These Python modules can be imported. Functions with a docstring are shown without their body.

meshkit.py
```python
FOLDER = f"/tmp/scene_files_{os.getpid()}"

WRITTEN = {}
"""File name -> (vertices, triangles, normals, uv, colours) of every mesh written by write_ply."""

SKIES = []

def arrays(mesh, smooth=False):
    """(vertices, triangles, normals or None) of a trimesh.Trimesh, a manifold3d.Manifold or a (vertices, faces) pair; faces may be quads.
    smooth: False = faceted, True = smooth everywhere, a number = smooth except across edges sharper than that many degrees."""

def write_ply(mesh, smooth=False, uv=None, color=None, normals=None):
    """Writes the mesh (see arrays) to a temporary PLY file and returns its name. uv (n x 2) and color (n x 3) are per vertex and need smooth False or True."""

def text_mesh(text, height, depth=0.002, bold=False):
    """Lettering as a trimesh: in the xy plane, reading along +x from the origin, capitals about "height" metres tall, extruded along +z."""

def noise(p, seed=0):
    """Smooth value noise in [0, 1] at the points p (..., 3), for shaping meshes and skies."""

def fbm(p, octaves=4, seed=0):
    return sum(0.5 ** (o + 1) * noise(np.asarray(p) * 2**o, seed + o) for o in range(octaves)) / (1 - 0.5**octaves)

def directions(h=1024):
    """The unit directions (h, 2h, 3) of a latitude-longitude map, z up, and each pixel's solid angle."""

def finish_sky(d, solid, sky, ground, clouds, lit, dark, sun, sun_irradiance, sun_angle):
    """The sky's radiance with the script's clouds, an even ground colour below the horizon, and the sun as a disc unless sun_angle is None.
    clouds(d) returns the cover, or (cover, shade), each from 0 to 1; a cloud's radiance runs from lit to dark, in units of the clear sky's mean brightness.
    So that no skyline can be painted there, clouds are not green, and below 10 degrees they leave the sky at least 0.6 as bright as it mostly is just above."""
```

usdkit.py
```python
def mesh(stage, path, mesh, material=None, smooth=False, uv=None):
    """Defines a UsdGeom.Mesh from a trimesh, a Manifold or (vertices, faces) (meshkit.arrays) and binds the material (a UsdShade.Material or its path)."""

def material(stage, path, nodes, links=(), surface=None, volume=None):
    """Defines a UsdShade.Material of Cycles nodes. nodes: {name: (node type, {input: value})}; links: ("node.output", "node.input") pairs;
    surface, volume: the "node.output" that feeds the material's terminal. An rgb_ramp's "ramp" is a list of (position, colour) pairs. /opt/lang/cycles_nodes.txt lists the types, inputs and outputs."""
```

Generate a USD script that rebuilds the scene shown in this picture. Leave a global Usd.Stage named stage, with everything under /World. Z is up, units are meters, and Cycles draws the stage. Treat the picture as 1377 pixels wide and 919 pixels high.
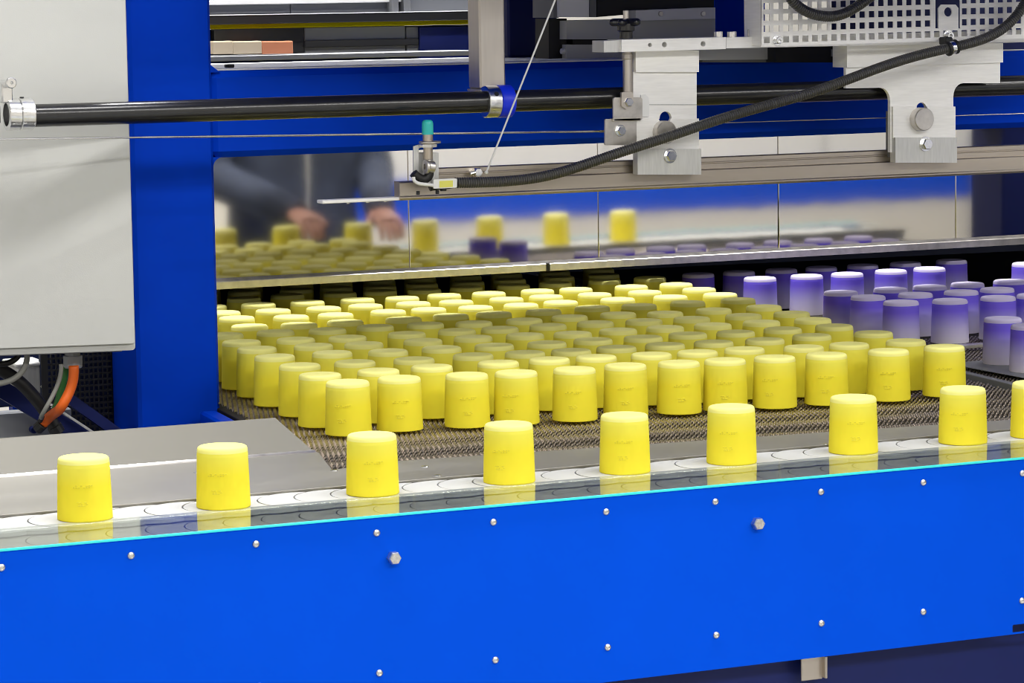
import math, random
import numpy as np, trimesh, shapely, manifold3d
from shapely.geometry import Polygon, Point, box as sbox
from scipy.interpolate import CubicSpline
import usdkit, meshkit
from pxr import Usd, UsdGeom, UsdLux, UsdShade, Gf, Sdf

random.seed(4); rng = np.random.default_rng(4)
stage = Usd.Stage.CreateInMemory()
UsdGeom.SetStageUpAxis(stage, 'Z'); UsdGeom.SetStageMetersPerUnit(stage, 1.0)
UsdGeom.Xform.Define(stage, '/World')

# ------------------------------------------------------------------ camera
FPX, YAW, PIT, ROLL = 4206.73, 0.4320372, 0.1119552, -0.0145585
EYE = np.array([-2.578887, -4.088033, 0.710202])
_fw = np.array([math.sin(YAW)*math.cos(PIT), math.cos(YAW)*math.cos(PIT), -math.sin(PIT)])
_r = np.array([math.cos(YAW), -math.sin(YAW), 0]); _u = np.cross(_r, _fw)
RT = _r*math.cos(ROLL)+_u*math.sin(ROLL); UP = -_r*math.sin(ROLL)+_u*math.cos(ROLL)
cam = UsdGeom.Camera.Define(stage, '/World/camera')
cam.CreateHorizontalApertureAttr(36.0); cam.CreateVerticalApertureAttr(36.0*919/1377)
cam.CreateFocalLengthAttr(36.0*FPX/1377); cam.CreateClippingRangeAttr((0.05, 200.0))
cam.AddTransformOp().Set(Gf.Matrix4d(*RT, 0, *UP, 0, *(-_fw), 0, *EYE, 1))
cam.CreateExposureAttr(0.0)

# ------------------------------------------------------------------ light levels (the hall's ceiling lamps are built from these)
L_FRONT, L_SLOT, L_HALL = 30.0, 135.0, 42.0

FLOOR = -0.95

def at(px, py, x=None, y=None, z=None):
    """The point of the place seen at a pixel of the photograph, on a plane of known x, y or z."""
    d = _fw + (px-688.5)/FPX*RT - (py-459.5)/FPX*UP
    k, v = (0, x) if x is not None else (1, y) if y is not None else (2, z)
    return EYE + d*(v-EYE[k])/d[k]

def mpp(px, py, y):
    return float(np.dot(at(px, py, y=y)-EYE, _fw))/FPX

# ------------------------------------------------------------------ materials
def mat(name, nodes, links=(), surface='p.BSDF', volume=None):
    return usdkit.material(stage, '/World/Looks/'+name, nodes, links, surface=surface, volume=volume)

def paint(name, col, rough=.45, spec=.5, metal=0., var=.06, scale=6., bump=0.0, bscale=300., coat=0.):
    c = np.array(col)
    nodes = {'t': ('texture_coordinate', {}), 'n': ('noise_texture', {'scale': scale, 'detail': 4.}),
             'r': ('rgb_ramp', {'ramp': [(.3, tuple(c*(1-var))), (.7, tuple(np.minimum(c*(1+var), 1)))]}),
             'p': ('principled_bsdf', {'roughness': rough, 'metallic': metal, 'specular_ior_level': spec, 'coat_weight': coat, 'coat_roughness': .25})}
    links = [('t.object', 'n.vector'), ('n.fac', 'r.fac'), ('r.color', 'p.base_color')]
    if bump:
        nodes['b'] = ('noise_texture', {'scale': bscale, 'detail': 3.}); nodes['bm'] = ('bump', {'strength': bump, 'distance': .001})
        links += [('t.object', 'b.vector'), ('b.fac', 'bm.height'), ('bm.normal', 'p.normal')]
    return mat(name, nodes, links)

def brushed(name, col, rough=.35, sc=(4, 400, 400), amt=.18, bump=.08, aniso=0.3, metal=1.0):
    c = np.array(col)
    nodes = {'t': ('texture_coordinate', {}), 'm': ('mapping', {'scale': sc}), 'n': ('noise_texture', {'scale': 1., 'detail': 5.}),
             'r': ('rgb_ramp', {'ramp': [(.25, tuple(c*(1-amt))), (.75, tuple(np.minimum(c*(1+amt*.4), 1)))]}),
             'rr': ('map_range', {'to_min': rough-.08, 'to_max': rough+.1}),
             'bm': ('bump', {'strength': bump, 'distance': .001}),
             'p': ('principled_bsdf', {'metallic': metal, 'anisotropic': aniso})}
    return mat(name, nodes, [('t.object', 'm.vector'), ('m.vector', 'n.vector'), ('n.fac', 'r.fac'), ('n.fac', 'rr.value'), ('rr.result', 'p.roughness'),
                             ('n.fac', 'bm.height'), ('bm.normal', 'p.normal'), ('r.color', 'p.base_color')])

M = {}
M['blue_panel'] = paint('blue_panel', (.0004, .071, .65), .5, .03, var=.03, bump=.05)
M['shaded_blue'] = paint('shaded_blue', (.0004, .040, .49), .45, .04, var=.08, scale=5., bump=.05)  # panel blue, darkened for the dimmer light on the frame
M['navy'] = paint('navy', (.002, .008, .085), .5, .3, var=.1)
M['navy_dark'] = paint('navy_dark', (.004, .010, .045), .5, .3, var=.1)
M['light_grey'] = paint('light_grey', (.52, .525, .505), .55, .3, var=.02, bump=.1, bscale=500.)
M['mid_grey'] = paint('mid_grey', (.30, .31, .33), .45, .4, var=.05)
M['dark_grey'] = paint('dark_grey', (.15, .155, .165), .5, .4, var=.08)
M['black_rubber'] = paint('black_rubber', (.012, .012, .013), .5, .4, var=.1)
M['black_gloss'] = paint('black_gloss', (.010, .010, .011), .22, .6, var=.2, scale=40.)
M['conduit'] = paint('conduit', (.05, .049, .048), .3, .8, var=.1)
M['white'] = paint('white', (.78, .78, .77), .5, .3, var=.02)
M['disc_white'] = paint('disc_white', (.50, .505, .50), .42, .3, var=.02)
M['disc_dimmed'] = paint('disc_dimmed', (.36, .345, .325), .4, .4, var=.15, scale=25.)  # grey stands in for less light and reflections under the glass
M['wall'] = paint('wall', (.70, .67, .61), .8, .1, var=.03)
M['floor'] = paint('floor', (.36, .37, .38), .5, .3, var=.08)
M['ceiling'] = paint('ceiling', (.72, .72, .70), .9, .1, var=.02)
M['aluminium'] = brushed('aluminium', (.90, .89, .87), .45, sc=(30, 30, 300), amt=.07, bump=.03, metal=.2)
M['aluminium_dull'] = brushed('aluminium_dull', (.62, .62, .61), .45, sc=(300, 30, 30), amt=.12, bump=.04, metal=.45)
M['steel'] = brushed('steel', (.62, .59, .55), .34, sc=(40, 40, 40), amt=.08, bump=.02)
M['steel_post'] = brushed('steel_post', (.54, .50, .46), .42, sc=(120, 120, 8), amt=.09, bump=.03)
M['rail_steel'] = brushed('rail_steel', (.52, .46, .39), .38, sc=(3, 40, 40), amt=.10, bump=.02)
M['chute_steel'] = brushed('chute_steel', (.27, .26, .235), .46, sc=(3, 10, 10), amt=.10, bump=.0, aniso=.0, metal=.6)
M['chute_steel_dimmed'] = brushed('chute_steel_dimmed', (.125, .119, .100), .5, sc=(3, 10, 10), amt=.10, bump=.0, aniso=.0, metal=.25)  # same sheet steel, darkened to offset lamp glare on the flange
M['polished'] = mat('polished', {'t': ('texture_coordinate', {}), 'n': ('noise_texture', {'scale': 5., 'detail': 2.}), 'bm': ('bump', {'strength': .012, 'distance': .01}),
    'p': ('principled_bsdf', {'base_color': (.80, .765, .71), 'metallic': 1.0, 'roughness': .045})}, [('t.object', 'n.vector'), ('n.fac', 'bm.height'), ('bm.normal', 'p.normal')])
M['chrome'] = brushed('chrome', (.80, .80, .80), .2, sc=(20, 20, 20), amt=.1, bump=0.)
M['screw'] = brushed('screw', (.72, .69, .65), .3, sc=(200, 200, 200), amt=.2)
M['mesh_wire'] = brushed('mesh_wire', (.50, .45, .40), .36, sc=(60, 60, 60), amt=.3)
M['belt_bed'] = paint('belt_bed', (.020, .016, .012), .7, .2, var=.3)
M['teal'] = paint('teal', (.03, .50, .47), .35, .5, var=.03)
M['yellow_label'] = paint('yellow_label', (.75, .72, .15), .5, .3, var=.05)
M['yellow_strip'] = paint('yellow_strip', (.20, .175, .002), .9, .0, var=.15, scale=3.)
M['orange'] = paint('orange', (.75, .13, .012), .45, .4, var=.05)
M['green'] = paint('green', (.03, .16, .03), .45, .4, var=.05)
M['grey_cable'] = paint('grey_cable', (.22, .22, .20), .5, .4, var=.05)
M['collar_blue'] = paint('collar_blue', (.005, .03, .75), .4, .4, var=.03)
M['card_tan'] = paint('card_tan', (.55, .46, .33), .8, .1, var=.08)
M['card_orange'] = paint('card_orange', (.55, .22, .12), .8, .1, var=.08)
M['jacket'] = paint('jacket', (.045, .055, .085), .8, .15, var=.25, scale=14., bump=.4, bscale=60.)
M['trousers'] = paint('trousers', (.03, .03, .035), .85, .1, var=.2)
M['skin'] = paint('skin', (.38, .20, .15), .5, .3, var=.06)
M['hair'] = paint('hair', (.03, .02, .015), .6, .3, var=.3, scale=60.)
M['print_ink'] = paint('print_ink', (.74, .65, .05), .6, .2, var=.1)
M['lamp'] = mat('lamp', {'e': ('emission', {'color': (1, .98, .95), 'strength': 6.})}, surface='e.emission')
M['glass'] = mat('glass', {'t': ('transparent_bsdf', {'color': (.86, .885, .865)}), 'g': ('glossy_bsdf', {'color': (1, 1, 1), 'roughness': .06}), 'f': ('fresnel', {}), 'ge': ('geometry', {}), 'io': ('math', {'math_type': 'multiply_add', 'value2': -.531, 'value3': 1.3}), 'm': ('mix_closure', {})},
                 [('ge.backfacing', 'io.value1'), ('io.value', 'f.IOR'), ('t.BSDF', 'm.closure1'), ('g.BSDF', 'm.closure2'), ('f.fac', 'm.fac')], surface='m.closure')
M['glass_edge'] = mat('glass_edge', {'d': ('diffuse_bsdf', {'color': (.05, .75, .72)}), 't': ('translucent_bsdf', {'color': (.1, .95, .9)}), 'g': ('glossy_bsdf', {'color': (1, 1, 1), 'roughness': .1}),
                           'm': ('mix_closure', {'fac': .4}), 'm2': ('mix_closure', {'fac': .06})},
                          [('d.BSDF', 'm.closure1'), ('t.BSDF', 'm.closure2'), ('m.closure', 'm2.closure1'), ('g.BSDF', 'm2.closure2')], surface='m2.closure')

def frosted(name, ramp, z0=0., z1=.0855, trans=.30, rough=.38, gloss=.05, noise=.04):
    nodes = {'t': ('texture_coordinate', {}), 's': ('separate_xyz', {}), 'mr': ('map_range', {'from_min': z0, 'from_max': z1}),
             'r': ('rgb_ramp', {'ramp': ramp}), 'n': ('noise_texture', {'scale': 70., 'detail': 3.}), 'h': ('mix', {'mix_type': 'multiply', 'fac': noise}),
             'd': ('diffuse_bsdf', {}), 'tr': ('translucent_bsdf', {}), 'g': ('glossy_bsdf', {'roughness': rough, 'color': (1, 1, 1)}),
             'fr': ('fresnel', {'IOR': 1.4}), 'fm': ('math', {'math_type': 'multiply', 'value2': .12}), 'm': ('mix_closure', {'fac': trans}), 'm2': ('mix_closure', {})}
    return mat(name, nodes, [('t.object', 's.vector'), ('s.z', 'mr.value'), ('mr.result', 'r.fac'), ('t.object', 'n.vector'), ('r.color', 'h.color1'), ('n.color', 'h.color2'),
                             ('h.color', 'd.color'), ('h.color', 'tr.color'), ('d.BSDF', 'm.closure1'), ('tr.BSDF', 'm.closure2'),
                             ('m.closure', 'm2.closure1'), ('g.BSDF', 'm2.closure2'), ('fr.fac', 'fm.value1'), ('fm.value', 'm2.fac')], surface='m2.closure')
YL = (.97, .86, .055); Y_LIT_TOP = (.97, .91, .17)
M['cup_yellow'] = frosted('cup_yellow', [(0, YL), (.55, YL), (.85, (.97, .90, .12)), (1, Y_LIT_TOP)])  # paler top of the ramp stands for light passing into the glass
M['cup_yellow_base'] = frosted('cup_yellow_base', [(0, Y_LIT_TOP), (1, (.97, .94, .34))])  # pale colour holds the glow of light in the thick base
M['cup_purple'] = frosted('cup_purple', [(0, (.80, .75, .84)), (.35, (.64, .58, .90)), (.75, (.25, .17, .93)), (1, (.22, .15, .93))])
M['cup_purple_base'] = frosted('cup_purple_base', [(0, (.52, .44, .92)), (1, (.74, .68, .92))])

# ------------------------------------------------------------------ prim helpers
used = set()
def numbered(parent, name):
    n, k = f'{parent}/{name}', 0
    while n in used:
        k += 1; n = f'{parent}/{name}_{k:03d}'
    used.add(n)
    return n

def obj(name, mesh, m, parent=None, smooth=False, **data):
    base = '/World' if parent is None else str(parent.GetPath())
    pr = usdkit.mesh(stage, numbered(base, name), mesh, M[m] if isinstance(m, str) else m, smooth=smooth).GetPrim()
    for k, v in data.items(): pr.SetCustomDataByKey(k, v)
    return pr

def thing(name, label, cat, loc=(0, 0, 0), rotz=0., group=None):
    x = UsdGeom.Xform.Define(stage, numbered('/World', name))
    x.AddTranslateOp().Set(Gf.Vec3d(*map(float, loc)))
    if rotz: x.AddRotateZOp().Set(float(rotz))
    o = x.GetPrim(); o.SetCustomDataByKey('label', label); o.SetCustomDataByKey('category', cat)
    if group: o.SetCustomDataByKey('group', group)
    return o

def dup(root, name, label, loc, rotz=0., group=None):
    r = thing(name, label, root.GetCustomData()['category'], loc, rotz, group)
    r.GetReferences().AddInternalReference(root.GetPath()); r.SetInstanceable(True)
    return r

# ------------------------------------------------------------------ mesh helpers
cat = trimesh.util.concatenate
def cbox(x0, x1, y0, y1, z0, z1, ch=.0015):
    a = np.array([x0, y0, z0]); b = np.array([x1, y1, z1]); ch = min(ch, *(np.abs(b-a)*.45))
    pts = []
    for sx in (0, 1):
        for sy in (0, 1):
            for sz in (0, 1):
                c = np.where([sx, sy, sz], b, a).astype(float); s = np.where([sx, sy, sz], -1, 1)
                for k in range(3):
                    q = c.copy()
                    for j in range(3):
                        if j != k: q[j] += s[j]*ch
                    pts.append(q)
    return trimesh.convex.convex_hull(np.array(pts))

def frame_of(d):
    d = np.asarray(d, float); d /= np.linalg.norm(d)
    a = np.array([0, 0, 1.]) if abs(d[2]) < .9 else np.array([1., 0, 0])
    u = np.cross(a, d); u /= np.linalg.norm(u)
    return u, np.cross(d, u), d

def lathe(profile, p0=(0, 0, 0), axis=(0, 0, 1), n=32, closed=True):
    """Revolves (radius, height) pairs about an axis through p0."""
    prof = np.array(profile, float); u, v, d = frame_of(axis); a = np.arange(n)*2*np.pi/n
    ring = np.cos(a)[:, None]*u + np.sin(a)[:, None]*v
    V = np.asarray(p0, float) + prof[:, None, 1:2]*d + prof[:, None, 0:1]*ring[None]
    k = len(prof); F = []
    i, j = np.meshgrid(np.arange(k-1), np.arange(n), indexing='ij')
    q = np.stack([i*n+j, i*n+(j+1) % n, (i+1)*n+(j+1) % n, (i+1)*n+j], -1).reshape(-1, 4)
    m = trimesh.Trimesh(V.reshape(-1, 3), np.vstack([q[:, [0, 1, 2]], q[:, [0, 2, 3]]]), process=False)
    m.merge_vertices(); m.update_faces(m.nondegenerate_faces()); m.remove_unreferenced_vertices()
    return m

def cyl(p0, p1, r, n=24, ch=None):
    p0, p1 = np.asarray(p0, float), np.asarray(p1, float); h = np.linalg.norm(p1-p0)
    c = min(r*.12, h*.2) if ch is None else ch
    return lathe([(0, 0), (r-c, 0), (r, c), (r, h-c), (r-c, h), (0, h)], p0, p1-p0, n)

def ring(p0, p1, r, ri, n=40):
    p0, p1 = np.asarray(p0, float), np.asarray(p1, float); h = np.linalg.norm(p1-p0); c = min(.0012, h*.2)
    return lathe([(ri, 0), (r-c, 0), (r, c), (r, h-c), (r-c, h), (ri, h), (ri, 0)], p0, p1-p0, n)

def hexhead(p0, p1, r, n=6):
    p0, p1 = np.asarray(p0, float), np.asarray(p1, float); h = np.linalg.norm(p1-p0)
    return lathe([(0, 0), (r, 0), (r, h*.82), (r*.86, h), (0, h)], p0, p1-p0, n)

def curve(pts, n):
    pts = np.asarray(pts, float); t = np.r_[0, np.cumsum(np.linalg.norm(np.diff(pts, axis=0), axis=1))]
    cs = CubicSpline(t, pts); fine = cs(np.linspace(0, t[-1], 600))
    s = np.r_[0, np.cumsum(np.linalg.norm(np.diff(fine, axis=0), axis=1))]
    w = np.linspace(0, s[-1], n)
    return np.stack([np.interp(w, s, fine[:, k]) for k in range(3)], 1), s[-1]

def sweep(path, radii, sides=12, caps=True):
    p = np.asarray(path, float); k = len(p); radii = np.broadcast_to(radii, (k,))
    t = np.gradient(p, axis=0); t /= np.linalg.norm(t, axis=1, keepdims=True)
    a = np.array([0, 1., 0]) if abs(t[0][1]) < .9 else np.array([1., 0, 0])
    A = np.zeros_like(p); u = np.cross(a, t[0]); u /= np.linalg.norm(u)
    for i in range(k):
        u = u-t[i]*np.dot(u, t[i]); u /= np.linalg.norm(u); A[i] = u
    B = np.cross(t, A); ang = np.arange(sides)*2*np.pi/sides
    V = p[:, None]+radii[:, None, None]*(np.cos(ang)[None, :, None]*A[:, None]+np.sin(ang)[None, :, None]*B[:, None])
    i, j = np.meshgrid(np.arange(k-1), np.arange(sides), indexing='ij')
    q = np.stack([i*sides+j, i*sides+(j+1) % sides, (i+1)*sides+(j+1) % sides, (i+1)*sides+j], -1).reshape(-1, 4)
    F = np.vstack([q[:, [0, 1, 2]], q[:, [0, 2, 3]]]); V = V.reshape(-1, 3)
    if caps:
        V = np.vstack([V, p[0], p[-1]]); c0, c1 = len(V)-2, len(V)-1; r = np.arange(sides)
        F = np.vstack([F, np.stack([r*0+c0, (r+1) % sides, r], 1), np.stack([r*0+c1, (k-1)*sides+r, (k-1)*sides+(r+1) % sides], 1)])
    return trimesh.Trimesh(V, F, process=False)

def tube(pts, r, sides=12, n=40):
    return sweep(curve(pts, n)[0], r, sides)

def corrugated(pts, r, pitch=.0042, sides=14):
    _, L = curve(pts, 10); n = int(L/pitch)
    path, _ = curve(pts, n*4+1)
    return sweep(path, r*np.r_[np.tile([1.0, 1.0, .84, .84], n), 1.0], sides)

def slab(poly, y, th):
    """A shapely outline in (x, z), front face at y, thickness th going back."""
    polys = getattr(poly, 'geoms', [poly]); out = []
    for g in polys:
        m = trimesh.creation.extrude_polygon(g, th, engine='earcut')
        v = m.vertices; m = trimesh.Trimesh(np.stack([v[:, 0], y+v[:, 2], v[:, 1]], 1), m.faces[:, ::-1], process=False); out.append(m)
    return cat(out)

def outline(px, y):
    return Polygon([(w[0], w[2]) for w in (at(a, b, y=y) for a, b in px)])

def hole(px, py, rpx, y, n=24):
    w = at(px, py, y=y); return Point(w[0], w[2]).buffer(rpx*mpp(px, py, y), n)

def plate(px, y, th, holes=(), rnd=0.):
    g = outline(px, y)
    if rnd: g = g.buffer(-rnd).buffer(rnd, 8)
    for h in holes: g = g.difference(hole(*h, y) if isinstance(h, tuple) else h)
    return slab(g, y, th)

def prect(x0, y0, x1, y1): return [(x0, y0), (x1, y0), (x1, y1), (x0, y1)]

# ================================================================== the hall
def struct(name, mesh, m): return obj(name, mesh, m, kind='structure')
X0, X1, Y0, Y1, ZC = -6.0, 9.0, -9.0, 7.0, 3.4
struct('floor', cbox(X0, X1, Y0, Y1, FLOOR-.1, FLOOR, .001), 'floor')
struct('ceiling', cbox(X0, X1, Y0, Y1, ZC, ZC+.1, .001), 'ceiling')
struct('wall_front', cbox(X0, X1, Y0-.1, Y0, FLOOR, ZC, .001), 'wall')
struct('wall_back', cbox(X0, X1, Y1, Y1+.1, FLOOR, ZC, .001), 'wall')
struct('wall_left', cbox(X0-.1, X0, Y0, Y1, FLOOR, ZC, .001), 'wall')
struct('wall_right', cbox(X1, X1+.1, Y0, Y1, FLOOR, ZC, .001), 'wall')

def lamp(x, y, L, W, power, label):
    t = thing('ceiling_lamp', label, 'lamp', (x, y, ZC-.12), group=None)
    obj('housing', cbox(-L/2, L/2, -W/2-.02, W/2+.02, .02, .09, .01), 'white', t)
    obj('diffuser', cbox(-L/2+.02, L/2-.02, -W/2, W/2, 0.0, .025, .004), 'lamp', t)
    for s in (-1, 1): obj('hanger', cyl((s*L*.35, 0, .085), (s*L*.35, 0, .125), .008, 10), 'white', t)
    rl = UsdLux.RectLight.Define(stage, str(t.GetPath())+'/light')
    rl.CreateWidthAttr(L-.06); rl.CreateHeightAttr(W-.02); rl.CreateIntensityAttr(power); rl.CreateColorAttr(Gf.Vec3f(1, .985, .96))
    rl.AddTranslateOp().Set(Gf.Vec3d(0, 0, -.006))
lamp(-.6, -.5, 4.2, .35, L_FRONT, 'long white ceiling lamp above the blue panel of the cup conveyor')
lamp(.4, 1.72, 3.6, .22, L_SLOT, 'long white ceiling lamp above the gap before the steel screen')
lamp(-2.5, -4.6, 3.0, .35, L_HALL, 'white ceiling lamp above the spot of the photographer')
lamp(3.6, -5.6, 3.6, .35, L_HALL, 'white ceiling lamp above the opposite machine with blue band')
lamp(3.2, -2.2, 2.4, .35, L_HALL*.6, 'white ceiling lamp above the aisle beside the standing person')
lamp(.3, -5.0, 3.0, .35, L_HALL, 'white ceiling lamp in the middle of the row behind the photographer')
lamp(.5, 4.6, 4.0, .35, L_HALL*.5, 'white ceiling lamp farthest back behind the oven')

# ================================================================== front conveyor with blue side panel
YP = -.20
con = thing('cup_conveyor', 'long conveyor with bright blue bolted side panel and glass edge along the front', 'conveyor', (0, 0, 0))
XA, XB = -2.1, 2.3
slot = Polygon([(at(1363, 851, y=YP)[0], -.252), (at(1363, 851, y=YP)[0]+.06, -.252), (at(1363, 851, y=YP)[0]+.06, -.260), (at(1363, 851, y=YP)[0], -.260)]).buffer(.002, 6)
obj('side_panel', slab(sbox(XA, -.2645, XB, 0.0).difference(slot), YP, .003), 'blue_panel', con)
obj('lower_panel', cbox(XA, XB, YP+.035, YP+.04, FLOOR+.12, -.19, .001), 'navy', con, label='dark blue recessed panel')
obj('body', cbox(XA, XB, YP+.06, .19, -.5, -.05, .004), 'navy_dark', con)
for lx in (-1.9, 0.2, 2.1):
    for ly in (-.12, .14):
        obj('leg', cat([cbox(lx-.03, lx+.03, ly-.03, ly+.03, FLOOR+.02, -.48, .003), cbox(lx-.06, lx+.06, ly-.06, ly+.06, FLOOR, FLOOR+.022, .004)]), 'navy', con)
def button_screw(x, z, r=.0052):
    return lathe([(0, -.001), (r, -.001), (r, .0004), (r*.93, .0018), (r*.7, .0030), (r*.45, .0034), (r*.42, .0018), (0, .0016)], (x, YP, z), (0, -1, 0), 18)
for i in range(-3, 14):
    x = -1.5155+.1742*i
    if XA+.05 < x < XB-.05:
        obj('screw', button_screw(x, -.0205), 'screw', con, smooth=40)
        obj('screw', button_screw(x, -.2145), 'screw', con, smooth=40)
for px, py in ((528, 750), (1017, 704)):
    w = at(px, py, y=YP); obj('hex_bolt', hexhead((w[0], YP, w[2]), (w[0], YP-.011, w[2]), .0094), 'screw', con)
a, b = at(1078, 884, y=YP+.012), at(1106, 884, y=YP+.012)
sb = cat([cbox(a[0], b[0], YP+.012, YP+.016, at(1078, 917, y=YP+.012)[2], -.22, .001), cbox(b[0]-.001, b[0]+.003, YP+.002, YP+.034, at(1078, 915, y=YP+.012)[2], -.2650, .001)])
obj('support_bracket', sb, 'rail_steel', con, label='steel angle bracket below the panel')
gz = .004
obj('glass_strip', cbox(XA, XB, YP+.0003, -.050, gz-.0036, gz, .0006), 'glass', con)
obj('glass_edge_trim', cbox(XA, XB, YP-.0032, YP, gz-.0033, gz, .0006), 'glass_edge', con, label='bright turquoise edge of the glass strip')

# chain of crescent plates
chain = thing('plate_chain', 'chain of overlapping white crescent plates carrying the spaced cups', 'conveyor chain', (0, 0, 0))
PITCH, R = .0555, .064
def crescent(cx, cy, r, z0, z1, sy=1.0):
    g = Point(0, 0).buffer(r, 24).difference(Point(PITCH, 0).buffer(r+.0020, 24))
    g = g.buffer(-.0006).buffer(.0006)
    g = max(getattr(g, 'geoms', [g]), key=lambda q: q.area)
    m = trimesh.creation.extrude_polygon(g, z1-z0, engine='earcut')
    m.apply_scale([1, sy, 1]); m.apply_translation([cx, cy, z0]); return m
n_pl = int((XB-XA-.16)/PITCH)
for k in range(n_pl):
    cx = XA+.08+k*PITCH
    obj('chain_plate', crescent(cx, 0.002, R, -.006-.0002*(k % 2), -.0005-.0002*(k % 3)), 'disc_white', chain)
for k in range(n_pl):
    cx = XA+.1+k*PITCH
    obj('carrier_plate', crescent(cx, -.110, .064, -.013, -.008), 'disc_dimmed', chain, label='plate greyed for the dim light under the glass')
obj('track', cbox(XA, XB, -.170, .066, -.03, -.0135, .001), 'mid_grey', chain)
obj('dark_gap_strip', cbox(XA, XB, -.195, -.1705, -.03, -.012, .001), 'navy_dark', chain)  # dark strip stands in for the shaded gap behind the panel

# ================================================================== steel transfer plate with upturned flange at the left
tp = thing('transfer_plate', 'stainless steel transfer plate between mesh belt and white plates with upturned left flange', 'metal plate')
def flatplate(pts, z, th):
    m = trimesh.creation.extrude_polygon(Polygon(pts), th, engine='earcut'); m.apply_translation([0, 0, z-th]); return m
xe = float(at(410, 605, z=0.0)[0]); YBD = .395; PZ = .0025
obj('plate', flatplate([(XA, .068), (XB, .068), (XB, .03+.068), (.6, .128), (-.80, .252), (-.893, .215), (xe+.002, YBD), (XA, YBD)], PZ, .0012), 'chute_steel', tp)
obj('front_fold', cbox(XA, XB, .0675, .0690, -.013, PZ, .0004), 'chute_steel', tp)
ft = at(370, 562, z=.0525)
prof = [(YBD+.0110, PZ+.0029), (ft[1]-.001, .0510), (ft[1], .0525)]
V = []; F = []
for i, (yy, zz) in enumerate(prof):
    xr = xe+(ft[0]-xe)*max(0, (zz)/.0525)
    V += [(XA, yy, zz), (xr, yy, zz), (XA, yy+.0022, zz-.002), (xr, yy+.0022, zz-.002)]
for i in range(len(prof)-1):
    a, b = 4*i, 4*i+4
    F += [(a, a+1, b+1), (a, b+1, b), (a+2, b+3, a+3), (a+2, b+2, b+3), (a+1, a+3, b+3), (a+1, b+3, b+1), (a, b, b+2), (a, b+2, a+2)]
e = 4*(len(prof)-1); F += [(e, e+1, e+3), (e, e+3, e+2), (0, 3, 1), (0, 2, 3)]
obj('flange', trimesh.Trimesh(V, F, process=False), 'chute_steel_dimmed', tp, smooth=60)
ang = np.linspace(0, .53, 9); RB = .022; bp = [(YBD+RB*math.sin(q)*.98, PZ+RB*(1-math.cos(q))) for q in ang]
g_ = Polygon(bp+[(yy+.0008, zz-.0012) for yy, zz in bp[::-1]])
m = trimesh.creation.extrude_polygon(g_, xe-XA, engine='earcut'); v = m.vertices
obj('bend', trimesh.Trimesh(np.stack([XA+v[:, 2], v[:, 0], v[:, 1]], 1), m.faces, process=False), 'steel', tp, smooth=50, label='rounded bend of the flange in brighter metal for its highlight')  # brighter metal than the sheet, to give the bend its highlight
obj('edge_lip', cyl((-.80, .2505, PZ-.0022), (.6, .1265, PZ-.0022), .0022, 12), 'chute_steel', tp)
for px, py in ((265, 636), (449, 633), (571, 628), (588, 640), (836, 606), (1112, 598)):
    w = at(px, py, z=PZ); obj('screw', lathe([(0, 0), (.006, 0), (.0055, .0009), (.002, .0012), (0, .0006)], w, (0, 0, 1), 16), 'chrome', tp, smooth=40)

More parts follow.
